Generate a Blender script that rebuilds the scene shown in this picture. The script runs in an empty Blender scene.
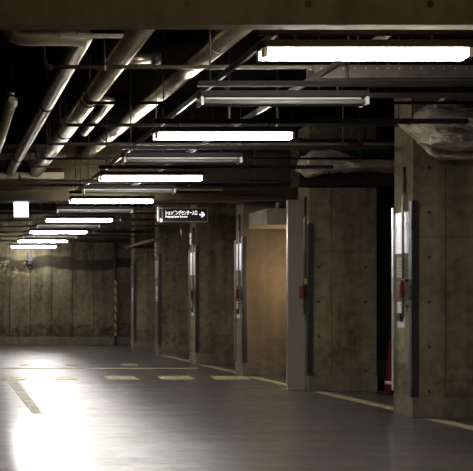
import bpy, bmesh, math, random
from mathutils import Vector, Matrix
random.seed(7)
C = bpy.context.scene.collection
PI = math.pi
F = 900.0; H = 1.2
def PX(x, d): return (x + 60.0) * d / F           # photo column at distance d -> world X
def PZ(y, d): return H + (301.0 - y) * d / F      # photo row at distance d -> world Z

# ---------------------------------------------------------------- mesh helper
class MB:
    def __init__(s): s.bm = bmesh.new()
    def box(s, x0, x1, y0, y1, z0, z1, bev=0.0, seg=2):
        r = bmesh.ops.create_cube(s.bm, size=1.0)
        vs = r['verts']
        for v in vs:
            v.co = Vector(((x0+x1)/2 + v.co.x*(x1-x0), (y0+y1)/2 + v.co.y*(y1-y0), (z0+z1)/2 + v.co.z*(z1-z0)))
        if bev > 0:
            es = list({e for v in vs for e in v.link_edges})
            bmesh.ops.bevel(s.bm, geom=es, offset=bev, segments=seg, affect='EDGES', profile=0.5)
        return s
    def ring(s, c, n, b, r, seg):
        return [s.bm.verts.new(c + (n*math.cos(a) + b*math.sin(a))*r) for a in (2*PI*i/seg for i in range(seg))]
    def tube(s, pts, r, seg=12, cap=True, wob=0.0):
        pts = [Vector(p) for p in pts]
        rs = r if isinstance(r, (list, tuple)) else [r]*len(pts)
        rings = []; n = None
        for i, p in enumerate(pts):
            if i == 0: t = pts[1]-p
            elif i == len(pts)-1: t = p-pts[i-1]
            else: t = (pts[i+1]-p).normalized() + (p-pts[i-1]).normalized()
            if t.length < 1e-9: t = Vector((0,0,1))
            t.normalize()
            if n is None:
                n = t.cross(Vector((0,0,1)))
                if n.length < 1e-3: n = t.cross(Vector((1,0,0)))
            else: n = n - t*n.dot(t)
            n.normalize(); b = t.cross(n)
            rr = rs[i]
            ring = s.ring(p, n, b, rr, seg)
            if wob:
                for v in ring: v.co += (v.co-p)*random.uniform(-wob, wob)
            rings.append(ring)
        for a, b_ in zip(rings, rings[1:]):
            for k in range(seg):
                f = s.bm.faces.new((a[k], a[(k+1)%seg], b_[(k+1)%seg], b_[k])); f.smooth = True
        if cap:
            s.bm.faces.new(rings[0]); s.bm.faces.new(list(reversed(rings[-1])))
        return s
    def prism(s, prof, x0, x1):                      # profile (y,z) swept along X
        a = [s.bm.verts.new((x0, y, z)) for y, z in prof]; b = [s.bm.verts.new((x1, y, z)) for y, z in prof]
        n = len(prof)
        for k in range(n): s.bm.faces.new((a[k], a[(k+1)%n], b[(k+1)%n], b[k]))
        s.bm.faces.new(list(reversed(a))); s.bm.faces.new(b)
        return s
    def lathe(s, prof, seg=24, c=(0,0,0), axis='Z'):
        c = Vector(c); rings = []
        for r, h in prof:
            ring = []
            for i in range(seg):
                a = 2*PI*i/seg; u, v = r*math.cos(a), r*math.sin(a)
                ring.append(s.bm.verts.new(c + (Vector((u,v,h)) if axis == 'Z' else Vector((u,h,v)))))
            rings.append(ring)
        for a, b in zip(rings, rings[1:]):
            for k in range(seg):
                f = s.bm.faces.new((a[k], a[(k+1)%seg], b[(k+1)%seg], b[k])); f.smooth = True
        s.bm.faces.new(list(reversed(rings[0]))); s.bm.faces.new(rings[-1])
        return s
    def quad(s, *p):
        s.bm.faces.new([s.bm.verts.new(q) for q in p]); return s
    def build(s, name, mat, parent=None, off=None):
        bmesh.ops.recalc_face_normals(s.bm, faces=s.bm.faces)
        if off is not None:
            for v in s.bm.verts: v.co -= Vector(off)
        me = bpy.data.meshes.new(name); s.bm.to_mesh(me); s.bm.free()
        me.materials.append(mat)
        o = bpy.data.objects.new(name, me); C.objects.link(o)
        if parent: o.parent = parent
        return o
def tag(o, label, cat, group=None):
    o['label'] = label; o['category'] = cat
    if group: o['group'] = group
    return o
def thing(name, label, cat, loc, group=None):
    o = bpy.data.objects.new(name, None); C.objects.link(o); o.location = loc
    o.empty_display_size = 0.1
    return tag(o, label, cat, group)
def struct(o): o['kind'] = 'structure'; return o
def copy_tree(o, parent=None):
    c = o.copy(); C.objects.link(c)
    if parent: c.parent = parent
    for ch in list(o.children): copy_tree(ch, c)
    return c
def arc(c, u, v, r, a0, a1, n=6):
    c, u, v = Vector(c), Vector(u), Vector(v)
    return [c + u*r*math.cos(a0+(a1-a0)*i/n) + v*r*math.sin(a0+(a1-a0)*i/n) for i in range(n+1)]

# ---------------------------------------------------------------- materials
class NT:
    def __init__(s, name):
        m = bpy.data.materials.new(name); m.use_nodes = True; s.m = m; s.t = m.node_tree; s.b = s.t.nodes['Principled BSDF']
    def n(s, typ, **kw):
        nd = s.t.nodes.new(typ)
        for k, v in kw.items(): setattr(nd, k, v)
        return nd
    def l(s, a, b): s.t.links.new(a, b)
    def pos(s):
        if not hasattr(s, '_g'): s._g = s.n('ShaderNodeNewGeometry'); s._s = s.n('ShaderNodeSeparateXYZ'); s.l(s._g.outputs['Position'], s._s.inputs[0])
        return s._g.outputs['Position'], s._s.outputs
    def math(s, op, a, b=None, c=None, clamp=False):
        nd = s.n('ShaderNodeMath', operation=op); nd.use_clamp = clamp
        for i, x in enumerate((a, b, c)):
            if x is None: continue
            if isinstance(x, (int, float)): nd.inputs[i].default_value = x
            else: s.l(x, nd.inputs[i])
        return nd.outputs[0]
    def noise(s, scale, detail=4, rough=0.55, vec=None, stretch=None):
        nd = s.n('ShaderNodeTexNoise'); nd.inputs['Scale'].default_value = scale; nd.inputs['Detail'].default_value = detail
        nd.inputs['Roughness'].default_value = rough
        v = vec or s.pos()[0]
        if stretch:
            mp = s.n('ShaderNodeMapping'); mp.inputs['Scale'].default_value = stretch; s.l(v, mp.inputs['Vector']); v = mp.outputs[0]
        s.l(v, nd.inputs['Vector']); return nd.outputs['Fac']
    def ramp(s, fac, stops):
        r = s.n('ShaderNodeValToRGB'); e = r.color_ramp.elements
        while len(e) < len(stops): e.new(0.5)
        for el, (p, c) in zip(e, stops):
            el.position = p; el.color = (c if len(c) == 4 else (*c, 1)) if not isinstance(c, float) else (c, c, c, 1)
        s.l(fac, r.inputs[0]); return r.outputs[0]
    def mix(s, fac, a, b, mode='MIX'):
        m = s.n('ShaderNodeMix', data_type='RGBA', blend_type=mode)
        for x, idx in ((fac, 0), (a, 6), (b, 7)):
            if isinstance(x, (int, float)): m.inputs[idx].default_value = x
            elif isinstance(x, tuple): m.inputs[idx].default_value = (*x, 1)
            else: s.l(x, m.inputs[idx])
        return m.outputs[2]
    def set(s, base=None, rough=None, metal=None, spec=None):
        for x, k in ((base, 'Base Color'), (rough, 'Roughness'), (metal, 'Metallic'), (spec, 'Specular IOR Level')):
            if x is None: continue
            if isinstance(x, tuple): s.b.inputs[k].default_value = (*x, 1)
            elif isinstance(x, (int, float)): s.b.inputs[k].default_value = x
            else: s.l(x, s.b.inputs[k])
        return s
    def bump(s, h, strength=0.3, dist=0.01):
        b = s.n('ShaderNodeBump'); b.inputs['Strength'].default_value = strength; b.inputs['Distance'].default_value = dist
        s.l(h, b.inputs['Height']); s.l(b.outputs[0], s.b.inputs['Normal']); return s
def simple(name, col, rough=0.6, metal=0.0, var=0.15, scale=6.0, stretch=None, spec=0.5):
    t = NT(name)
    f = t.noise(scale, 3, stretch=stretch)
    dk = tuple(c*(1-var) for c in col); lt = tuple(min(1, c*(1+var)) for c in col)
    t.set(t.ramp(f, [(0.3, dk), (0.7, lt)]), rough, metal, spec)
    return t.m
def emit(name, col, st):
    t = NT(name); t.set((0.8,0.8,0.8), 0.4); t.b.inputs['Emission Color'].default_value = (*col, 1); t.b.inputs['Emission Strength'].default_value = st
    return t.m
def line_mask(t, coord, origin, period, half):      # 1 on a thin joint every `period`
    f = t.math('FRACT', t.math('DIVIDE', t.math('SUBTRACT', coord, origin - period/2), period))
    d = t.math('MULTIPLY', t.math('ABSOLUTE', t.math('SUBTRACT', f, 0.5)), period)
    return t.math('LESS_THAN', d, half), d
def concrete(name, lo, hi, joints=None, holes=None, stain=0.5, band=None, spall=False):
    t = NT(name); p, xyz = t.pos()
    big = t.noise(0.9, 6, 0.6); fine = t.noise(9, 6, 0.65); streak = t.noise(1.0, 4, 0.6, stretch=(4.5, 4.5, 0.5))
    f = t.math('ADD', t.math('MULTIPLY', big, 0.36), t.math('ADD', t.math('MULTIPLY', fine, 0.30), t.math('MULTIPLY', streak, 0.34)))
    col = t.ramp(f, [(0.40, lo), (0.61, hi)])
    # dirty water marks creeping up from the floor
    edge = t.math('ADD', 0.18, t.math('MULTIPLY', t.noise(2.2, 6, 0.7), 0.7))
    low = t.math('MULTIPLY', t.math('LESS_THAN', xyz[2], edge), t.math('MULTIPLY', t.ramp(t.noise(6, 5, 0.7), [(0.4, 0.0), (0.62, 1.0)]), stain))
    col = t.mix(low, col, (lo[0]*0.45, lo[1]*0.45, lo[2]*0.45))
    if joints:
        m, d = line_mask(t, xyz[0], joints[0], joints[1], joints[2])
        col = t.mix(t.math('MULTIPLY', m, 0.65), col, (lo[0]*0.3, lo[1]*0.3, lo[2]*0.3))
        # streaks running down beside the joints
        soft = t.math('MULTIPLY', t.math('SUBTRACT', 1.0, t.math('DIVIDE', d, 0.07, clamp=True)), t.ramp(t.noise(2.3, 3, 0.6), [(0.45, 0.0), (0.65, 0.5)]))
        col = t.mix(soft, col, (lo[0]*0.4, lo[1]*0.4, lo[2]*0.4))
        if len(joints) > 3:
            m2, _ = line_mask(t, xyz[2], joints[3], 1.8, 0.006)
            col = t.mix(t.math('MULTIPLY', m2, 0.35), col, (lo[0]*0.4, lo[1]*0.4, lo[2]*0.4))
    if holes:                                         # cone holes left by the formwork ties
        _, dx = line_mask(t, xyz[0], holes[0], holes[1], 0.01); _, dz = line_mask(t, xyz[2], holes[2], holes[3], 0.01)
        r = t.math('SQRT', t.math('ADD', t.math('MULTIPLY', dx, dx), t.math('MULTIPLY', dz, dz)))
        col = t.mix(t.math('MULTIPLY', t.math('LESS_THAN', r, 0.020), t.ramp(t.noise(1.3, 2), [(0.42, 0.0), (0.55, 0.75)])), col, (0.01, 0.008, 0.005))
    if band:                                          # tide line of an old leak across the wall
        c = t.math('ADD', band, t.math('MULTIPLY', t.math('SUBTRACT', t.noise(0.75, 2, 0.4), 0.5), 0.9))
        dd = t.math('ABSOLUTE', t.math('SUBTRACT', xyz[2], c))
        k = t.math('MULTIPLY', t.ramp(dd, [(0.15, 1.0), (0.21, 0.0)]), 0.85)
        col = t.mix(k, col, (lo[0]*0.35, lo[1]*0.35, lo[2]*0.35))
    if spall:
        w = t.math('MULTIPLY', t.ramp(t.noise(5, 5, 0.7), [(0.56, 0.0), (0.66, 1.0)]), t.math('MULTIPLY', t.math('GREATER_THAN', xyz[2], 1.75), t.math('LESS_THAN', xyz[0], 2.45)))
        col = t.mix(t.math('MULTIPLY', w, 0.6), col, (0.20,0.165,0.10))
    t.set(col, 0.85, None, 0.0 if name == 'concrete_slab' else 0.12); t.bump(t.math('ADD', fine, t.math('MULTIPLY', t.noise(60, 3), 0.4)), 0.35, 0.006)
    return t.m

M = {}
M['back'] = concrete('concrete_back_wall', (0.022,0.0185,0.0105), (0.088,0.076,0.050), joints=(PX(9.5,24.3), 0.567, 0.012), stain=0.8, band=2.13, spall=True)
M['pier'] = concrete('concrete_pier', (0.052,0.042,0.023), (0.165,0.14,0.088), joints=(5.20, 0.9, 0.004, 0.06), holes=(5.03, 0.62, 1.65, 0.46), stain=0.5)
M['pier_plain'] = concrete('concrete_pier_plain', (0.28,0.24,0.16), (0.44,0.38,0.26), stain=0.6)
M['plinth'] = concrete('concrete_plinth', (0.07,0.062,0.042), (0.14,0.126,0.09), stain=0.3)
M['back_plinth'] = concrete('concrete_kerb', (0.05,0.044,0.028), (0.09,0.08,0.054), stain=0.3)
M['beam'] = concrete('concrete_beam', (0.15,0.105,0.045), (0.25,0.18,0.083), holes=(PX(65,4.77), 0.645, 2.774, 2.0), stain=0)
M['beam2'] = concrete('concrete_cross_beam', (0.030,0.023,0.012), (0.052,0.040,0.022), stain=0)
M['pier_paint'] = concrete('painted_pier_concrete', (0.085,0.068,0.045), (0.125,0.102,0.07), stain=0.5)
M['plaster'] = concrete('painted_plaster', (0.19,0.17,0.12), (0.25,0.22,0.16), stain=0)
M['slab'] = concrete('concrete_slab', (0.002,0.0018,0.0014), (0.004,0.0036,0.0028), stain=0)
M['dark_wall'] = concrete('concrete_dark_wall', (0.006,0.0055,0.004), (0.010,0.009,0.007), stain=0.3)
M['side_wall'] = concrete('concrete_side_wall', (0.07,0.06,0.04), (0.12,0.105,0.075), stain=0.5)

def floor_mat():
    t = NT('coated_concrete_floor'); p, xyz = t.pos()
    big = t.noise(0.7, 6, 0.6); fine = t.noise(14, 5, 0.6)
    col = t.ramp(t.math('ADD', t.math('MULTIPLY', big, 0.65), t.math('MULTIPLY', fine, 0.35)), [(0.35, (0.042,0.038,0.031)), (0.65, (0.082,0.075,0.063))])
    scuff = t.noise(1.0, 5, 0.7, stretch=(0.8, 2.6, 1.0))
    col = t.mix(t.math('MULTIPLY', t.ramp(scuff, [(0.5, 0.0), (0.72, 1.0)]), 0.3), col, (0.024,0.022,0.02))
    cx, _ = line_mask(t, xyz[0], 1.46, 6.0, 0.004)
    col = t.mix(t.math('MULTIPLY', cx, 0.6), col, (0.03,0.025,0.02))
    rough = t.ramp(t.math('ADD', t.math('MULTIPLY', scuff, 0.6), t.math('MULTIPLY', t.noise(2.5, 6, 0.65), 0.4)), [(0.35, 0.39), (0.68, 0.47)])
    df = t.n('ShaderNodeBsdfDiffuse'); t.l(col, df.inputs['Color'])
    gl = t.n('ShaderNodeBsdfGlossy', distribution='BECKMANN'); t.l(rough, gl.inputs['Roughness']); t.l(t.ramp(t.math('ADD', t.math('MULTIPLY', scuff, 0.5), t.math('MULTIPLY', t.noise(5, 7, 0.75, stretch=(1,1.6,1)), 0.5)), [(0.36, (0.62,0.62,0.63)), (0.60, (0.98,0.985,1.0))]), gl.inputs['Color'])
    g2 = t.n('ShaderNodeBsdfGlossy', distribution='BECKMANN'); g2.inputs['Roughness'].default_value = 0.16; t.l(gl.inputs['Color'].links[0].from_socket, g2.inputs['Color'])
    g3 = t.n('ShaderNodeBsdfGlossy', distribution='GGX'); g3.inputs['Roughness'].default_value = 0.34; t.l(gl.inputs['Color'].links[0].from_socket, g3.inputs['Color'])
    mb = t.n('ShaderNodeMixShader'); mb.inputs[0].default_value = 0.42; t.l(gl.outputs[0], mb.inputs[1]); t.l(g3.outputs[0], mb.inputs[2])
    mg = t.n('ShaderNodeMixShader'); mg.inputs[0].default_value = 0.38; t.l(mb.outputs[0], mg.inputs[1]); t.l(g2.outputs[0], mg.inputs[2])
    fr = t.n('ShaderNodeFresnel'); fr.inputs['IOR'].default_value = 1.75
    mx = t.n('ShaderNodeMixShader'); t.l(fr.outputs[0], mx.inputs[0]); t.l(df.outputs[0], mx.inputs[1]); t.l(mg.outputs[0], mx.inputs[2])
    t.l(mx.outputs[0], t.t.nodes['Material Output'].inputs['Surface'])
    return t.m
M['floor'] = floor_mat()
def paint_mat():
    t = NT('road_marking_paint')
    f = t.noise(7, 7, 0.75)
    t.set(t.ramp(f, [(0.36, (0.07,0.06,0.035)), (0.5, (0.26,0.225,0.13)), (0.7, (0.35,0.31,0.19))]), 0.55)
    return t.m
M['paint'] = paint_mat()
def jacket_mat():
    t = NT('metal_jacket'); n1 = t.noise(9, 5, 0.65, stretch=(1, 0.5, 1)); n2 = t.noise(2.5, 3)
    t.set(t.ramp(n1, [(0.3, (0.34,0.29,0.20)), (0.7, (0.56,0.49,0.36))]), t.ramp(n2, [(0.3, 0.3), (0.7, 0.42)]), 0.95)
    t.bump(n1, 0.25, 0.02); return t.m
M['jacket'] = jacket_mat()
M['seam'] = simple('jacket_tape', (0.03,0.026,0.018), 0.6, 0.3)
def foil_mat():
    t = NT('aluminium_foil'); n1 = t.noise(11, 5, 0.65, stretch=(0.35, 1.2, 2.2))
    t.set(t.ramp(n1, [(0.3, (0.50,0.45,0.36)), (0.7, (0.80,0.74,0.62))]), 0.3, 0.92)
    t.bump(n1, 0.9, 0.06); return t.m
M['foil'] = foil_mat()
M['galv'] = simple('galvanised_steel', (0.17,0.155,0.125), 0.42, 0.8, 0.2, 10)
M['dgalv'] = simple('dull_steel', (0.03,0.026,0.02), 0.6, 0.3, 0.25, 10)
M['black_steel'] = simple('black_steel', (0.012,0.011,0.009), 0.7, 0.0, spec=0.12)
M['brown_pipe'] = simple('painted_brown_pipe', (0.13,0.105,0.065), 0.4, 0.3, 0.2, 5)
M['beige'] = simple('beige_duct_paint', (0.30,0.26,0.18), 0.6, 0.0)
M['fixture'] = simple('grey_enamel', (0.02,0.019,0.018), 0.65, 0.0, 0.05, spec=0.1)
M['enamel_white'] = simple('white_enamel', (0.5,0.49,0.46), 0.35, 0, 0.05)
M['glass_off'] = simple('opal_tube_glass', (0.20,0.195,0.175), 0.2, 0.0, 0.04)
M['lamp'] = emit('lit_fluorescent_tube', (1.0, 0.965, 0.90), 170.0)
M['rubber'] = simple('black_rubber', (0.016,0.016,0.017), 0.45, 0, 0.2, 12)
M['alu'] = simple('aluminium_strip', (0.62,0.62,0.62), 0.3, 0.9, 0.08)
M['reflect'] = simple('reflective_sheet', (0.50,0.50,0.52), 0.35, 0.35, 0.06, 25)
M['dpanel'] = simple('dark_grey_plate', (0.07,0.07,0.075), 0.35, 0.2, 0.2, 20)
M['red'] = simple('red_enamel', (0.06,0.003,0.004), 0.35, 0, 0.15)
M['red_cone'] = simple('red_cone_plastic', (0.06,0.002,0.002), 0.6, 0, 0.12, spec=0.1)
M['white'] = simple('white_plastic', (0.36,0.35,0.32), 0.45, 0, 0.06)
M['paper'] = simple('aged_notice_paper', (0.22,0.20,0.15), 0.7, 0, 0.1, 20)
M['ink'] = simple('grey_ink', (0.12,0.11,0.10), 0.7)
M['black'] = simple('black_plastic', (0.012,0.012,0.013), 0.45, spec=0.25)
M['yellow'] = simple('yellow_tape', (0.22,0.14,0.03), 0.5)
M['orange'] = simple('orange_cap', (0.50,0.27,0.06), 0.5)
M['jamb'] = simple('grey_painted_steel', (0.15,0.138,0.108), 0.42, 0.1, 0.08, 3)
M['sign_white'] = emit('backlit_lettering', (1.0,0.98,0.94), 1.6)
M['exit'] = emit('backlit_sign_face', (0.95,1.0,1.0), 7.0)
M['warm'] = emit('warm_lamp_glass', (1.0,0.72,0.42), 260.0)
def stripe_mat():
    t = NT('hazard_stripes'); p, xyz = t.pos()
    s_ = t.math('FRACT', t.math('DIVIDE', t.math('ADD', xyz[2], t.math('MULTIPLY', xyz[0], 1.6)), 0.235))
    t.set(t.mix(t.math('LESS_THAN', s_, 0.5), (0.015,0.014,0.012), (0.20,0.14,0.045)), 0.5); return t.m
M['stripe'] = stripe_mat()

# ---------------------------------------------------------------- the shell
XL, XR, YF, YB, ZC = -6.0, 9.0, -4.0, 24.3, 3.55
struct(MB().box(XL-.2, XR+.2, YF-.2, YB+.2, -0.2, 0.0).build('floor', M['floor']))
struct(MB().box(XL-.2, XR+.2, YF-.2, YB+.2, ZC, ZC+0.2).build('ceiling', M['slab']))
struct(MB().box(XL-.2, XR+.2, YB, YB+0.2, 0, ZC).build('wall_back', M['back']))
struct(MB().box(XL-.2, XL, YF, YB, 0, ZC).build('wall_left', M['side_wall']))
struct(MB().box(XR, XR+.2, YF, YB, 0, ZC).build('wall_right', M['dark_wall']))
struct(MB().box(XL-.2, XR+.2, YF-.2, YF, 0, ZC).build('wall_front', M['side_wall']))
struct(MB().box(XL, XR, YB-0.06, YB, 0, 0.235, 0.012).build('baseboard_back', M['back_plinth']))

# drop wall across the top of the picture, and the cross beam further in
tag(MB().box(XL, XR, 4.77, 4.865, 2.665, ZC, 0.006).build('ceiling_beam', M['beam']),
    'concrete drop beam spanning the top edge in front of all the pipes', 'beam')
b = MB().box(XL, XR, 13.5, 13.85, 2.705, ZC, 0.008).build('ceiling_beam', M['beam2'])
MB().box(XL, 1.85, 13.42, 13.5, 3.03, 3.12, 0.005).build('ledge', M['beige'], b)
tag(b, 'brown concrete cross beam above the hanging direction sign', 'beam')

# ---------------------------------------------------------------- piers
# (near d, far d, left X)
PIERS = [(9.25,9.63,4.86), (11.95,12.32,4.90), (14.42,14.78,4.86), (17.06,17.50,4.86), (19.98,20.34,4.86), (22.50,22.90,4.86)]
PLAB = ['concrete pier with bright silver sheet standing beside the red traffic cone',
        'concrete pier with black corner guard right behind the grey steel door jamb',
        'concrete pier under the bulkhead with its broad face lit warm orange',
        'concrete pier with red box standing below the hanging direction sign',
        'slim-looking concrete pier at the near end of the pale overhead pipe',
        'slim-looking concrete pier at the far end of the pale overhead pipe']
piers = []
for i, (n, f, x0) in enumerate(PIERS):
    x1 = 5.80 if i != 2 else 5.80
    t = thing('concrete_pier', PLAB[i], 'pier', (x0, n, 0), 'concrete piers along the parking bays')
    L = f-n
    MB().box(0, x1-x0, 0, L, 0, ZC-0.002, 0.006).build('body', M['pier'] if i != 2 else M['pier_paint'], t)
    MB().box(-0.006, x1-x0+0.006, -0.006, L+0.006, 0, 0.21, 0.004).build('plinth', M['plinth'], t)
    g = MB(); zt = 2.235
    g.box(-0.018, 0.05, -0.018, 0.0, 0.215, zt, 0.006); g.box(-0.018, 0.0, -0.018, 0.055, 0.215, zt, 0.006)
    g.build('corner_guard', M['rubber'], t)
    if i in (0, 2, 3):
        MB().box(-0.02, 0.0, L-0.012, L+0.02, 0.24, 2.2, 0.004).build('edge_strip', M['alu'] if i == 0 else M['galv'], t)
    if i in (0, 2, 3):
        MB().box(-0.004, 0.0, 0.06, L-0.02, 1.70, 2.13).build('reflective_sheet', M['reflect'], t)
    elif i > 3:
        MB().box(-0.012, 0.0, 0.07, L-0.03, 1.72, 2.10, 0.003).build('dark_plate', M['dpanel'], t)
    else:
        MB().box(-0.012, 0.0, 0.05, 0.15, 1.80, 2.08, 0.003).build('dark_plate', M['dpanel'], t)
    piers.append(t)

# fittings on the pier ends
nm = ['beside the traffic cone', 'next to the grey steel jamb', 'beside the orange-lit wall', 'below the direction sign', 'below the near end of the pale pipe', 'below the far end of the pale pipe']
for i, (n, f, x0) in enumerate(PIERS):
    yc = n + (0.145 if i != 1 else 0.09)
    xf = x0
    if i < 4:
        t = thing('conduit_pipe', 'grey conduit pipe clamped to end of the pier '+nm[i], 'pipe', (xf, yc, 1.0), 'conduits on the pier ends')
        MB().tube([(-0.028,0,0.03),(-0.028,0,1.28),(-0.02,0,1.32),(-0.012,0,1.34)], 0.0125, 10).build('pipe', M['galv'], t)
        MB().tube([(-0.014,0,1.34),(-0.014,0,1.6)], 0.013, 8).build('cable_sleeve', M['black'], t)
        for z in (0.16, 0.42):
            MB().box(-0.044, 0, -0.075, 0.02, z-0.008, z+0.008, 0.002).build('clamp', M['dgalv'], t)
        t = thing('call_box', 'small dark red box on the conduit of the pier '+nm[i], 'box', (xf, yc, 1.24), 'red boxes on the pier ends')
        MB().box(-0.078, -0.041, -0.06, 0.045, 0, 0.16, 0.006).build('housing', M['red'], t)
        MB().box(-0.083, -0.078, -0.045, 0.03, 0.02, 0.14, 0.002).build('cover', M['red'], t)
        if i == 1:
            tag(MB().box(xf-0.035, xf-0.0, yc-0.06, yc+0.05, 1.42, 1.50, 0.003).build('warning_tag', M['yellow']), 'yellow tag above the red box on pier next to the grey jamb', 'tag')
        if i != 1:
            t = thing('switch_box', 'pale switch plate with black switch on the pier '+nm[i], 'switch', (xf, yc+0.06, 0.92), 'switch plates on the pier ends')
            MB().box(-0.010, 0, -0.06, 0.09, 0, 0.27, 0.003).build('back_plate', M['white'], t)
            MB().box(-0.045, -0.010, -0.03, 0.055, 0.07, 0.155, 0.005).build('switch', M['black'], t)
            t = thing('paper_notice', 'cream paper notice above the red box on pier '+nm[i], 'notice', (xf, yc+0.1, 1.45), 'notices on the pier ends')
            sh = MB().box(-0.003, 0, -0.05, 0.075, 0, 0.21).build('sheet', M['paper'], t)
            pb = MB()
            for k in range(5): pb.box(-0.0045, -0.003, -0.03, 0.05-(k%2)*0.03, 0.02+k*0.036, 0.034+k*0.036)
            pb.build('print', M['ink'], sh)
    else:
        t = thing('paper_notice', 'white notice with dark print on the pier '+nm[i], 'notice', (xf, yc, 1.2), 'notices on the pier ends')
        sh = MB().box(-0.004, 0, -0.07, 0.12, 0, 0.33).build('sheet', M['white'], t)
        MB().box(-0.0055, -0.004, -0.03, 0.06, 0.10, 0.22).build('print', M['ink'], sh)
        MB().box(-0.0055, -0.004, -0.05, 0.10, 0.02, 0.06).build('print', M['ink'], sh)
        if i == 4:
            for k in range(2):
                s_ = thing('junction_box', ['square steel junction box under pale pipe on pier, lower of two', 'square steel junction box under pale pipe on pier, upper of two'][k], 'box', (xf, yc, 2.22+k*0.19), 'junction boxes under the pale pipe')
                MB().box(-0.05, 0, -0.08, 0.08, 0, 0.15, 0.006).build('housing', M['galv'], s_)
                MB().box(-0.054, -0.05, -0.05, 0.05, 0.03, 0.12, 0.002).build('cover', M['black'], s_)

# conduit pair and black box high on the pier under the sign
n, f, x0 = PIERS[3]
t = thing('wall_bracket_pipe', 'bent grey pipe with square box reaching out from the pier below the sign', 'pipe', (x0, 17.2, 2.34))
MB().tube([(-0.02,0,0.06),(-0.2,0,0.06)] + [(-0.23,0,0.09),(-0.24,0,0.12),(-0.24,0,0.40)], 0.018, 10).build('pipe', M['galv'], t)
MB().box(-0.075, 0, -0.06, 0.06, -0.06, 0.16, 0.008).build('box', M['galv'], t)
MB().tube([(-0.24,0,0.40),(-0.24,0,ZC-2.34)], 0.008, 8).build('hanger_rod', M['dgalv'], t)

# pale horizontal pipe from pier to pier
t = thing('overhead_pipe', 'pale horizontal pipe with flanged end running between two far piers', 'pipe', (4.80, 20.3, 2.57))
MB().tube([(-0.045,2.6,0),(-0.045,-0.35,0)], 0.035, 12).build('pipe', M['galv'], t)
MB().tube([(-0.045,2.62,0),(-0.045,2.57,0)], 0.06, 14).build('flange', M['galv'], t)
MB().box(-0.09, 0.06, 2.2, 2.24, -0.05, -0.035).build('bracket', M['dgalv'], t)
MB().box(-0.09, 0.06, -0.2, -0.16, -0.05, -0.035).build('bracket', M['dgalv'], t)

# grey steel jamb in front of the lit bay
t = thing('steel_jamb', 'tall grey steel door jamb standing between two piers beside the lit bay', 'door jamb', (4.675, 12.08, 0))
MB().box(0, 0.225, 0, 0.075, 0, 2.56, 0.004).build('post', M['jamb'], t)
MB().box(-0.006, 0.0, 0.0, 0.05, 0.02, 2.54, 0.001).build('edge_strip', M['galv'], t)  # brighter metal strip stands in for the lit side face of the post

# bulkhead in the lit bay, added partition at the back of the bay, warm lamp
t = thing('bulkhead', 'boxed plaster bulkhead above the orange-lit wall', 'bulkhead', (4.94, 13.6, 2.35))
MB().box(0, 0.86, 0, 0.81, 0, 0.25, 0.004).build('casing', M['plaster'], t)
MB().box(0.2, 0.7, 0.05, 0.2, 0.25, 0.355).build('hanger', M['dgalv'], t)
struct(MB().box(5.80, 5.90, 12.33, 14.41, 0, ZC).build('wall_right_partition', M['side_wall']))  # unseen wall added to keep the warm light out of the dark void
t = thing('wall_lamp', 'warm wall lamp at the back of the lit bay under the bulkhead', 'lamp', (5.80, 13.72, 1.55))
MB().box(-0.03, 0, -0.09, 0.09, -0.09, 0.09, 0.01).build('back_plate', M['jamb'], t)
m = MB(); m.lathe([(0.07,0.03),(0.07,0.07),(0.05,0.10),(0.02,0.11)], 16, (0,0,0), 'Y')
for v in m.bm.verts: v.co = Vector((-v.co.y, v.co.x, v.co.z))
m.build('lamp_shade', M['warm'], t)

# ---------------------------------------------------------------- striped post at the back wall
t = thing('striped_post', 'dark slim post with yellow and black hazard stripes by the back wall', 'post', (PX(115.5,24.1), 24.1, 0))
MB().box(-0.022, 0.022, 0.0, 0.138, 0, 2.75, 0.004).build('post', M['black_steel'], t)
MB().box(-0.03, 0.03, -0.012, 0.0, 0.27, 1.75, 0.004).build('hazard_guard', M['stripe'], t)

# security camera on the back wall
t = thing('security_camera', 'small black security camera fixed high on the stained back wall', 'camera', (PX(30,24.2), 24.3, 2.22))
MB().box(-0.06, 0.06, -0.14, 0, 0.10, 0.30, 0.01).build('mount', M['black'], t)
MB().lathe([(0.10,0.10),(0.11,0.05),(0.10,0.02)], 20, (0,-0.11,0)).build('ring', M['black'], t)
MB().lathe([(0.09,0.02),(0.085,-0.03),(0.06,-0.07),(0.02,-0.085)], 20, (0,-0.11,0)).build('dome', M['black'], t)
MB().lathe([(0.02,-0.088),(0.03,-0.10),(0.02,-0.12),(0.005,-0.125)], 12, (0,-0.11,0)).build('lens', M['alu'], t)

# ---------------------------------------------------------------- traffic cone
t = thing('traffic_cone', 'slim red traffic cone with a white band half hidden behind the pier', 'traffic cone', (PX(391,11.6), 11.6, 0))
MB().box(-0.13, 0.13, -0.13, 0.13, 0, 0.03, 0.012).build('base', M['black'], t)
MB().lathe([(0.082,0.03),(0.076,0.06),(0.026,0.66),(0.022,0.69),(0.012,0.70)], 24).build('cone', M['red_cone'], t)
MB().lathe([(0.0735,0.13),(0.0695,0.17)], 24).build('white_band', M['white'], t)

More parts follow.
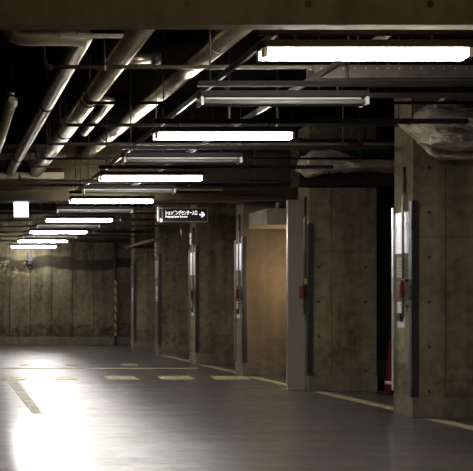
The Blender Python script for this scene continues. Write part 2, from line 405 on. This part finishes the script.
# ---------------------------------------------------------------- ceiling lights
XC = 2.47; HW = 0.592
def make_light(lit):
    t = thing('ceiling_light', '', 'ceiling light', (XC, 0, 2.634))
    MB().box(-HW-0.012, HW+0.012, -0.062, 0.062, 0.030, 0.075, 0.006).build('housing', M['fixture'], t)
    MB().box(-HW+0.03, HW-0.03, -0.03, 0.03, 0.018, 0.030, 0.004).build('reflector', M['enamel_white'], t)
    for s in (-1, 1):
        MB().tube([(-HW+0.012, s*0.036, -0.004),(HW-0.012, s*0.036, -0.004)], 0.0175, 12).build('tube', M['lamp'] if lit else M['glass_off'], t)
        for e in (-1, 1):
            MB().box(e*HW-0.012, e*HW+0.012, s*0.043-0.019, s*0.043+0.019, -0.026, 0.03, 0.004).build('lamp_holder', M['enamel_white'], t)
    for e in (-1, 1):
        MB().tube([(e*0.4,0,0.075),(e*0.4,0,0.117)], 0.008, 8).build('hanger_rod', M['dgalv'], t)
    return t
def make_strut(x0, x1):
    t = thing('strut_channel', '', 'channel', (0, 0, 2.75))
    m = MB(); m.box(x0, x1, -0.02, 0.02, 0.0, 0.038, 0.003)
    m.build('channel', M['black_steel'], t)
    for x in (1.95, 2.95, 4.12):
        MB().tube([(x,0,0.038),(x,0,ZC-2.75)], 0.006, 8).build('hanger_rod', M['dgalv'], t)
    return t
LIT = [0.0, 5.25, 7.85, 10.54, 12.96, 16.0, 18.8, 21.65, 23.75]  # first lit one is out of view, added to brighten the drop beam's face
OFF = [6.50, 9.20, 11.78, 14.40, 17.35, 20.25]
ordn = ['first','second','third','fourth','fifth','sixth','seventh','eighth','ninth']
lp, op = make_light(True), make_light(False)
sp = make_strut(1.86, 4.6)
for k, d in enumerate(LIT):
    o = lp if k == 0 else copy_tree(lp); o.location.y = d
    tag(o, ['glowing twin-tube ceiling light on the open side of the front drop beam', 'glowing twin-tube ceiling light just behind the front drop beam', 'glowing twin-tube ceiling light, second in line behind the drop beam', 'glowing twin-tube ceiling light, third in line behind the drop beam',
            'glowing twin-tube ceiling light just in front of the brown cross beam', 'glowing twin-tube ceiling light, first lit one behind the hanging sign', 'glowing twin-tube ceiling light, third lit one from the back wall',
            'glowing twin-tube ceiling light, next but one to the back wall', 'glowing twin-tube ceiling light right against the stained back wall'][k], 'ceiling light', 'lit ceiling lights in the row')
    o.name = 'ceiling_light'
for k, d in enumerate(OFF):
    o = op if k == 0 else copy_tree(op); o.location.y = d
    tag(o, 'switched-off ceiling light, %s unlit one behind the front drop beam' % ordn[k], 'ceiling light', 'unlit ceiling lights in the row')
for k, d in enumerate(sorted(LIT+OFF)):
    o = sp if k == 0 else copy_tree(sp); o.location.y = d
    on = d in LIT; kk = (LIT if on else OFF).index(d)
    tag(o, ('dull steel strut channel carrying the ceiling light on open side of drop beam' if d == 0 else 'dull steel strut channel carrying the %s %s ceiling light behind the drop beam' % (ordn[kk-on], 'lit' if on else 'unlit')), 'channel', 'struts above the ceiling lights')

# perforated cable tray behind the first light
t = thing('cable_tray', 'grey perforated cable tray running behind the brightest ceiling light', 'cable tray', (2.72, 6.54, 2.815))
m = MB(); m.box(0, 3.6, 0, 0.006, 0, 0.10); m.box(0, 3.6, 0, 0.14, 0, 0.005); m.box(0, 3.6, 0.134, 0.14, 0, 0.10)
m.build('tray', M['galv'], t)
m = MB()
for k in range(44): m.tube([(0.05+k*0.081,-0.004,0.075),(0.05+k*0.081,0.001,0.075)], 0.006, 8)
m.build('rivet', M['alu'], t)['kind'] = 'stuff'
for x in (0.35, 1.6, 2.8):
    MB().tube([(x,0.07,0.005),(x,0.07,ZC-2.815)], 0.006, 8).build('hanger_rod', M['dgalv'], t)
t = thing('cable_tray', 'dark perforated cable tray further back, past the first unlit light', 'cable tray', (3.45, 7.25, 2.88))
m = MB(); m.box(0, 3.2, 0, 0.006, 0, 0.06); m.box(0, 3.2, 0, 0.2, 0, 0.005)
m.build('tray', M['dgalv'], t)
m = MB()
for k in range(30): m.tube([(0.05+k*0.1,-0.004,0.03),(0.05+k*0.1,0.001,0.03)], 0.005, 8)
m.build('rivet', M['galv'], t)['kind'] = 'stuff'
for x in (0.3, 1.6, 2.8):
    MB().tube([(x,0.1,0.005),(x,0.1,ZC-2.88)], 0.006, 8).build('hanger_rod', M['dgalv'], t)

# rails running away from the camera above the lights
for k, (x, lab) in enumerate(((2.03, 'thin steel rail running lengthwise above left ends of the lights'), (2.72, 'thin steel rail running lengthwise above middle of the lights'))):
    t = thing('ceiling_rail', lab, 'rail', (x, 5.1, 2.80), 'lengthwise rails above the lights')
    MB().box(-0.012, 0.012, 0, 8.25, 0, 0.045, 0.003).build('channel', M['dgalv'], t)
    for y in (0.5, 3.35, 5.9, 7.9):
        MB().tube([(0,y,0.045),(0,y,ZC-2.80)], 0.005, 8).build('hanger_rod', M['dgalv'], t)

# ---------------------------------------------------------------- big jacketed pipes
def big_pipe(lab, p0, p1, r, seams=0, lead=None, hang=()):
    t = thing('jacketed_pipe', lab, 'pipe', p0, 'big metal-jacketed pipes under the ceiling')
    P0, P1 = Vector(p0), Vector(p1); D = P1-P0
    pts = [Vector((0,0,0)), D]
    if lead: pts = [Vector(q)-P0 for q in lead] + pts
    MB().tube(pts, r, 24).build('pipe', M['jacket'], t)
    dn = D.normalized()
    if seams:
        for k in range(seams):
            c = D*((k+0.5+random.uniform(-.2,.2))/seams)
            MB().tube([c-dn*0.008, c+dn*0.008], r+0.002, 24).build('seam_tape', M['seam'], t)
    for h in hang:
        c = D*h
        m = MB(); m.tube([c-dn*0.02, c+dn*0.02], r+0.006, 24); m.build('clamp', M['black_steel'], t)
        MB().tube([c+Vector((0,0,r)), Vector((c.x, c.y, ZC-P0.z))], 0.007, 8).build('hanger_rod', M['dgalv'], t)
    return t
z1 = 3.13
big_pipe('slim metal-jacketed pipe turning left near the drop beam', (1.055,6.6,z1), (1.05,13.40,z1), 0.068, 0,
         lead=[(0.50,6.55,3.5),(0.50,6.55,3.27),(0.51,6.555,3.19),(0.55,6.56,3.145),(0.61,6.56,z1),(0.93,6.56,z1),(1.01,6.57,z1)], hang=(0.33,0.8))
big_pipe('thickest metal-jacketed pipe, next to the pipe that turns left', (1.41,5.0,z1), (1.43,13.40,z1), 0.092, 3, hang=(0.42,0.62,0.8))
big_pipe('metal-jacketed pipe with dark seam rings, closest to the lights', (2.08,5.0,3.08), (2.15,13.5,3.36), 0.082, 12, hang=(0.75,))
big_pipe('short metal-jacketed pipe at left edge ending in a bulbous fitting', (0.69,8.75,z1), (0.76,13.40,z1), 0.055, 0,
         hang=(0.6,))
t = thing('pipe_fitting', 'bulbous metal end fitting hung by a rod at start of the left edge pipe', 'fitting', (0.69, 8.75, z1))
MB().lathe([(0.03,-0.12),(0.055,-0.10),(0.062,-0.05),(0.06,0.0),(0.066,0.0),(0.066,0.03)], 18, (0,0,0), 'Y').build('body', M['jacket'], t)
MB().lathe([(0.035,0.03),(0.04,0.07),(0.02,0.10),(0.012,0.13)], 14, (0,-0.05,0.02)).build('neck', M['jacket'], t)
MB().tube([(0,-0.05,0.14),(0,-0.05,ZC-z1)], 0.007, 8).build('hanger_rod', M['dgalv'], t)
t = thing('branch_pipe', 'short branch pipe with elbow between the thickest and the seamed pipe', 'pipe', (1.70,8.9,3.18))
MB().tube([(-0.16,0,0),(-0.06,0,0)]+arc((-0.06,0.06,0),(0,-1,0),(1,0,0),0.06,0.25,PI/2,4)+[(0.0,0.5,0),(0.0,1.7,0.0)], 0.042, 16).build('pipe', M['jacket'], t)
MB().tube([(0,1.2,0.04),(0,1.2,ZC-3.18)], 0.007, 8).build('hanger_rod', M['dgalv'], t)
t = thing('branch_pipe', 'stubby horizontal branch pipe with dark end fitting beside the thickest pipe', 'pipe', (1.52,7.4,3.19))
MB().tube([(0.0,0,0),(0.22,0,0)], 0.04, 16).build('pipe', M['jacket'], t)
MB().tube([(0.22,0,0),(0.29,0,0)], 0.05, 12).build('end_fitting', M['dgalv'], t)
MB().tube([(0.12,0,0.04),(0.12,0,ZC-3.19)], 0.007, 8).build('hanger_rod', M['dgalv'], t)

# beige ducts against the cross beam
t = thing('beige_duct', 'flat beige duct along the cross beam behind the big pipes', 'duct', (0.1, 13.2, 3.29))
MB().box(-1.6, 1.75, 0.0, 0.10, 0, 0.085, 0.006).build('casing', M['beige'], t)
MB().box(0.75, 0.79, 0.0, 0.1, 0.085, ZC-3.292).build('bracket', M['dgalv'], t)
# beige pipe near drop beam at top left
t = thing('cross_duct', 'flat pale duct tucked behind the drop beam beside the big pipes', 'duct', (0.82, 6.0, 2.965))
MB().box(-0.02, 0.40, 0, 0.05, 0, 0.018, 0.003).build('casing', M['beige'], t)
MB().tube([(0.1,0.025,0.018),(0.1,0.025,ZC-2.965)], 0.006, 8).build('hanger_rod', M['dgalv'], t)

# ---------------------------------------------------------------- thin cross pipes
def cross_pipe(d, x0, x1, z, r, mat, lab, elbow=True, rods=(3.35, 5.15), capmat=None):
    t = thing('cross_pipe', lab, 'pipe', (x0, d, z), 'thin cross pipes under the ceiling')
    L = x1-x0
    if elbow:
        pts = [(0.06,0,0),(L,0,0)]; MB().tube([(0,0,ZC-z),(0,0,0.07)], r*0.5, 8).build('riser', M['black_steel'], t)
    else: pts = [(0,0,0),(L,0,0)]
    MB().tube(pts, r, 10).build('pipe', mat, t)
    if elbow:
        MB().tube([(0,0,0.07),(0,0,0.03),(0.02,0,0.003),(0.06,0,0)], r*1.5, 10).build('elbow', M['black_steel'], t)
    for x in rods:
        if x0 < x < x1:
            MB().tube([(x-x0,0,r),(x-x0,0,ZC-z)], 0.005, 8).build('hanger_rod', M['dgalv'], t)
            MB().tube([(x-x0-0.012,0,0),(x-x0+0.012,0,0)], r*1.45, 10).build('clamp', M['galv'], t)
    if capmat: MB().tube([(L-0.35,0,0),(L,0,0)], r*1.15, 10).build('end_sleeve', capmat, t)
    return t
cross_pipe(6.73, 0.78, 7.0, 2.95, 0.015, M['brown_pipe'], 'thin brown cross pipe nearest the drop beam, starting farthest left', True, (1.23,3.35,5.15))
cross_pipe(7.95, 1.29, 7.0, 2.95, 0.013, M['black_steel'], 'thin dark cross pipe, second behind the drop beam')
cross_pipe(8.95, 1.19, 7.0, 2.95, 0.016, M['black_steel'], 'thin dark cross pipe, third behind the drop beam')
t = cross_pipe(10.03, 1.19, 7.0, 2.95, 0.016, M['brown_pipe'], 'thin brown cross pipe with a red sleeve, fourth behind the drop beam')
MB().tube([(PX(348,10.03)-1.19,0,0),(PX(362,10.03)-1.19,0,0)], 0.018, 10).build('red_sleeve', M['red_cone'], t)
cross_pipe(11.05, 1.18, 7.0, 2.95, 0.014, M['black_steel'], 'thin dark cross pipe, fifth behind the drop beam')
cross_pipe(11.72, 1.17, 4.6, 2.95, 0.014, M['brown_pipe'], 'thin brown cross pipe, sixth behind the drop beam', True, (3.35,))
cross_pipe(13.1, 1.16, 4.7, 2.95, 0.014, M['brown_pipe'], 'thin brown cross pipe just in front of the brown cross beam', True, (3.35,), M['orange'])
cross_pipe(13.375, 0.85, 4.2, 2.86, 0.014, M['galv'], 'thin grey cross pipe lying against the brown cross beam', True, (3.35,))
for k, (d, x0, x1, z) in enumerate(((15.2, 0.6, 4.5, 2.72), (16.7, 0.75, 4.6, 2.70), (18.1, 0.4, 4.6, 2.70), (19.6, 0.6, 4.6, 2.70), (21.0, 0.6, 4.6, 2.70), (22.7, 0.6, 4.6, 2.72))):
    cross_pipe(d, x0, x1, z, 0.016, (M['brown_pipe'], M['dgalv'])[k%2], 'thin cross pipe behind the hanging sign, %s towards the back wall' % ordn[k], True, (3.35,), M['orange'] if k == 1 else None)

# sprinkler heads
for k, (x, d, lab) in enumerate(((4.7, 8.95, 'small dark sprinkler head under the third cross pipe near the foil duct'), (3.62, 13.1, 'small sprinkler head under cross pipe in front of brown beam'))):
    t = thing('fire_sprinkler', lab, 'sprinkler', (x, d, 2.935), 'sprinkler heads')
    MB().tube([(0,0,0.012),(0,0,-0.05)], 0.012, 10).build('nozzle', M['dgalv'], t)
    MB().lathe([(0.02,-0.058),(0.03,-0.052),(0.012,-0.048)], 14).build('deflector', M['galv'], t)

# ---------------------------------------------------------------- foil ducts
from mathutils import noise as mnoise
def foil_prism(prof, y0, y1, amp, cuts=9):           # outline (x,z), depth y0..y1, crumpled all over
    m = MB(); bm = m.bm; n = len(prof)
    a = [bm.verts.new((x, y0, z)) for x, z in prof]; b = [bm.verts.new((x, y1, z)) for x, z in prof]
    cx = sum(p[0] for p in prof)/n; cz = sum(p[1] for p in prof)/n
    ca, cb = bm.verts.new((cx, y0-0.03, cz)), bm.verts.new((cx, y1, cz))
    for k in range(n):
        j = (k+1) % n
        bm.faces.new((a[k], a[j], b[j], b[k])); bm.faces.new((a[j], a[k], ca)); bm.faces.new((b[k], b[j], cb))
    bmesh.ops.subdivide_edges(bm, edges=bm.edges[:], cuts=cuts, use_grid_fill=True)
    bmesh.ops.triangulate(bm, faces=bm.faces[:])
    for v in bm.verts:
        q = Vector((v.co.x*3.0, v.co.y*7.0, v.co.z*9.0))
        d = Vector((mnoise.noise(q), mnoise.noise(q+Vector((9,3,1))), mnoise.noise(q+Vector((2,7,5)))))
        q = Vector((v.co.x*8.0, v.co.y*22.0, v.co.z*26.0))
        d += 0.6*Vector((mnoise.noise(q), mnoise.noise(q+Vector((9,3,1))), mnoise.noise(q+Vector((2,7,5)))))
        v.co += d*amp
    return m
def fp(x, y, d): return (PX(x, d), PZ(y, d))
t = thing('foil_duct', 'crumpled foil-wrapped duct in front of the top of the big pier', 'duct', (5.0, 8.55, 2.78), 'foil-wrapped ducts')
d = 8.45
m = foil_prism([fp(*q, d) for q in ((428,121),(446,140),(474,146),(540,146),(540,104),(474,108),(444,98),(436,106))], d, 8.80, 0.03)
m.build('wrap', M['foil'], t, (5.0,8.55,2.78))
for x in (0.2, 0.9):
    MB().box(x-0.012, x+0.012, -0.2, 0.2, 0.30, 0.32).build('strap', M['black_steel'], t)
    MB().tube([(x,0.08,0.2),(x,0.08,ZC-2.78)], 0.007, 8).build('hanger_rod', M['dgalv'], t)
t = thing('foil_pipe', 'bright foil-wrapped pipe slanting down and bending along the big pier top', 'pipe', (4.9, 8.92, 2.66))
xa, xb = PX(397,8.95), PX(434,8.95)
pts = [(xa,9.04,PZ(121,8.95)), (xa+(xb-xa)*.35,9.04,PZ(133,8.95)), (xa+(xb-xa)*.7,9.04,PZ(144.5,8.95)), (xb-0.03,9.04,PZ(153,8.95)), (xb+0.02,9.04,PZ(156,8.95)), (xb+0.09,9.04,PZ(157,8.95)), (5.3,9.04,PZ(157.5,8.95)), (6.2,9.04,PZ(157.5,8.95))]
MB().tube(pts, 0.034, 14, wob=0.06).build('wrap', M['foil'], t, (4.9,9.04,2.66))
MB().tube([(xa-4.9,0.0,PZ(119,8.95)-2.66),(xa-4.9,0.0,ZC-2.66)], 0.007, 8).build('hanger_rod', M['dgalv'], t)
t = thing('foil_duct', 'dim foil-wrapped duct hanging before the pier behind the grey jamb', 'duct', (5.0, 11.3, 2.92), 'foil-wrapped ducts')
d = 11.2
m = foil_prism([fp(*q, d) for q in ((308,166),(322,172),(352,167),(430,168),(430,156),(372,158),(352,155),(330,150),(312,152))], d, 11.6, 0.035)
m.build('wrap', M['foil'], t, (5.0,11.3,2.92))
MB().tube([(0.3,0.05,0.1),(0.3,0.05,ZC-2.92)], 0.007, 8).build('hanger_rod', M['dgalv'], t)

t = thing('air_duct', 'dark square air duct across the top of the pier behind the grey jamb', 'duct', (5.3, 11.65, 2.70))  # invented dark box, put here so the pier top reads as shaded
MB().box(-0.64, 1.6, 0.0, 0.25, 0, 0.60, 0.01).build('casing', M['black_steel'], t)
MB().box(-0.66, -0.62, -0.012, 0.262, -0.012, 0.612, 0.003).build('flange', M['black_steel'], t)
MB().tube([(0.2,0.12,0.60),(0.2,0.12,ZC-2.70)], 0.008, 8).build('hanger_rod', M['dgalv'], t)

# ---------------------------------------------------------------- hanging signs
t = thing('direction_sign', 'black hanging sign with white Japanese lettering and an arrow', 'sign', (PX(163,14.2), 14.2, 0))
d = 14.2; w = PX(207,d)-PX(163,d); zb, zt = PZ(221,d), PZ(208.5,d)
panel = MB().box(0, w, 0, 0.16, zb, zt, 0.006).build('panel', M['black'], t)
fm = MB(); e = 0.012
fm.box(-e, w+e, -0.006, 0.166, zb-e, zb); fm.box(-e, w+e, -0.006, 0.166, zt, zt+e); fm.box(-e, 0, -0.006, 0.166, zb, zt); fm.box(w, w+e, -0.006, 0.166, zb, zt)
fm.build('frame', M['jamb'], t)
MB().box(-0.078, -0.05, 0.03, 0.06, zb-0.01, zt+0.03, 0.004).build('side_bracket', M['alu'], t)
MB().box(-0.085, 0.0, 0.06, 0.09, zb+0.05, zt, 0.004).build('bracket_arm', M['dgalv'], t)
def text_mesh(body, width, height, name, parent, loc):
    cu = bpy.data.curves.new(name, 'FONT'); cu.body = body; cu.size = 1.0; cu.fill_mode = 'FRONT'; cu.extrude = 0.0
    cu.offset = 0.008
    o = bpy.data.objects.new('tmp_text', cu); C.objects.link(o); bpy.context.view_layer.update()
    me = bpy.data.meshes.new_from_object(o.evaluated_get(bpy.context.evaluated_depsgraph_get()))
    bpy.data.objects.remove(o)
    xs = [v.co.x for v in me.vertices]; ys = [v.co.y for v in me.vertices]
    x0, x1, y0, y1 = min(xs), max(xs), min(ys), max(ys)
    for v in me.vertices:
        v.co = Vector(((v.co.x-x0)/(x1-x0)*width, 0, (v.co.y-y0)/(y1-y0)*height))
    me.name = name; me.materials.clear(); me.materials.append(M['sign_white'])
    q = bpy.data.objects.new(name, me); C.objects.link(q); q.parent = parent; q.location = loc
    return q
text_mesh('ショッピングセンター入口', w*0.72, 0.072, 'lettering', panel, (0.035, -0.008, zb+0.095))
text_mesh('Shopping Center Entrance', w*0.50, 0.040, 'lettering', panel, (0.035, -0.008, zb+0.045))
am = MB(); ax = w-0.035; az = zb+0.10
am.box(ax-0.085, ax-0.01, -0.010, -0.007, az-0.009, az+0.009)
for s in (-1, 1):
    am.quad((ax,-0.0095,az),(ax-0.022,-0.0095,az),(ax-0.062,-0.0095,az+s*0.042),(ax-0.040,-0.0095,az+s*0.042))
am.build('arrow', M['sign_white'], panel)
for x in (0.1, w-0.1):
    MB().tube([(x,0.08,zt+e),(x,0.08,ZC)], 0.008, 8).build('hanger_rod', M['dgalv'], t)

t = thing('illuminated_sign', 'small square white glowing sign box hanging under the brown cross beam', 'sign', (PX(21.3,13.62), 13.62, 2.47))
MB().box(-0.112, 0.112, 0.0, 0.07, 0.0, 0.175, 0.006).build('housing', M['jamb'], t)
MB().box(-0.108, 0.108, -0.006, 0.0, 0.004, 0.171, 0.002).build('face', M['exit'], t)
MB().box(-0.108, 0.108, -0.004, 0.074, 0.180, 0.225, 0.004).build('top_lamp', M['exit'], t)
MB().box(-0.05, 0.05, 0.02, 0.05, 0.175, 0.235).build('bracket', M['dgalv'], t)

# ---------------------------------------------------------------- floor markings
def mark(lab, pts, group=None):
    m = MB(); bm = m.bm
    lo = [bm.verts.new((x, y, 0.0)) for x, y in pts]; hi = [bm.verts.new((x, y, 0.003)) for x, y in pts]; n_ = len(pts)
    for k in range(n_): bm.faces.new((lo[k], lo[(k+1)%n_], hi[(k+1)%n_], hi[k]))
    bm.faces.new(hi); bm.faces.new(list(reversed(lo)))
    c = (sum(p[0] for p in pts)/n_, sum(p[1] for p in pts)/n_, 0)
    o = m.build('floor_marking', M['paint'], None, c); o.location = c
    return tag(o, lab, 'floor marking', group)
mark('wide worn cream T-shaped stripe painted on the shiny floor', [(0.985,9.62),(1.105,9.62),(1.16,13.65),(1.33,13.70),(1.33,14.35),(0.2,14.35),(0.2,13.65),(1.01,13.65)])
dn = ['first', 'second', 'third', 'fourth']
for k, (xa_, xb_) in enumerate(((50,77),(106,139),(159,195),(213,250))):
    a, b_ = 13.75, 14.38
    mark(['cream floor dash next to the T-shaped stripe', 'cream floor dash, second from the T-shaped stripe', 'cream floor dash, third from the T-shaped stripe', 'orange-tinted floor dash in front of the warm-lit bay'][k],
         [(PX(xa_+2,a),a),(PX(xb_,a),a),(PX(xb_-6,b_),b_),(PX(xa_-2,b_),b_)], 'painted floor dashes')
mark('long thin cream line painted straight across behind the dashes', [(-3.0,15.92),(PX(198,15.95),15.92),(PX(197,16.15),16.12),(-3.0,16.12)])
for k, (xa_, xb_) in enumerate(((20,28),(66,78),(121,138))):
    mark(['small cream floor mark beyond the long line, above T-shaped stripe', 'small cream floor mark beyond the long line, middle one of three', 'small cream floor mark beyond the long line, closest to the piers'][k],
         [(PX(xa_,16.75),16.75),(PX(xb_,16.75),16.75),(PX(xb_,17.2),17.2),(PX(xa_,17.2),17.2)], 'small marks beyond the long line')
bays = [(5.0,9.16),(9.66,11.92),(12.36,14.27),(14.82,16.92),(17.54,19.85)]
for k, (a, b_) in enumerate(bays):
    off = 0.12 if k < 2 else 0.04
    mark(['cream bay line running from the big pier towards the camera', 'cream bay line between the big pier and the jamb pier', 'cream bay line crossing the warm-lit bay', 'cream bay line between orange-lit pier and pier below the sign', 'cream bay line behind the pier below the sign'][k],
         [(4.87+off,a),(5.02+off,a),(5.02+off-0.05,b_),(4.87+off-0.05,b_)], 'cream bay lines along the piers')

# ---------------------------------------------------------------- light and camera
w_ = bpy.data.worlds.new('World'); bpy.context.scene.world = w_; w_.use_nodes = True
w_.node_tree.nodes['Background'].inputs[0].default_value = (0,0,0,1)
cam = bpy.data.cameras.new('Camera'); co = bpy.data.objects.new('Camera', cam); C.objects.link(co)
co.location = (0, 0, H); co.rotation_euler = (PI/2, 0, 0)
cam.sensor_fit = 'HORIZONTAL'; cam.sensor_width = 36.0; cam.lens = F/473*36
cam.shift_x = (236.5+60)/473; cam.shift_y = (301-235.5)/473
bpy.context.scene.camera = co
vs = bpy.context.scene.view_settings
vs.view_transform = 'Standard'; vs.look = 'None'; vs.gamma = 1.0; vs.exposure = 0.0; vs.use_curve_mapping = False
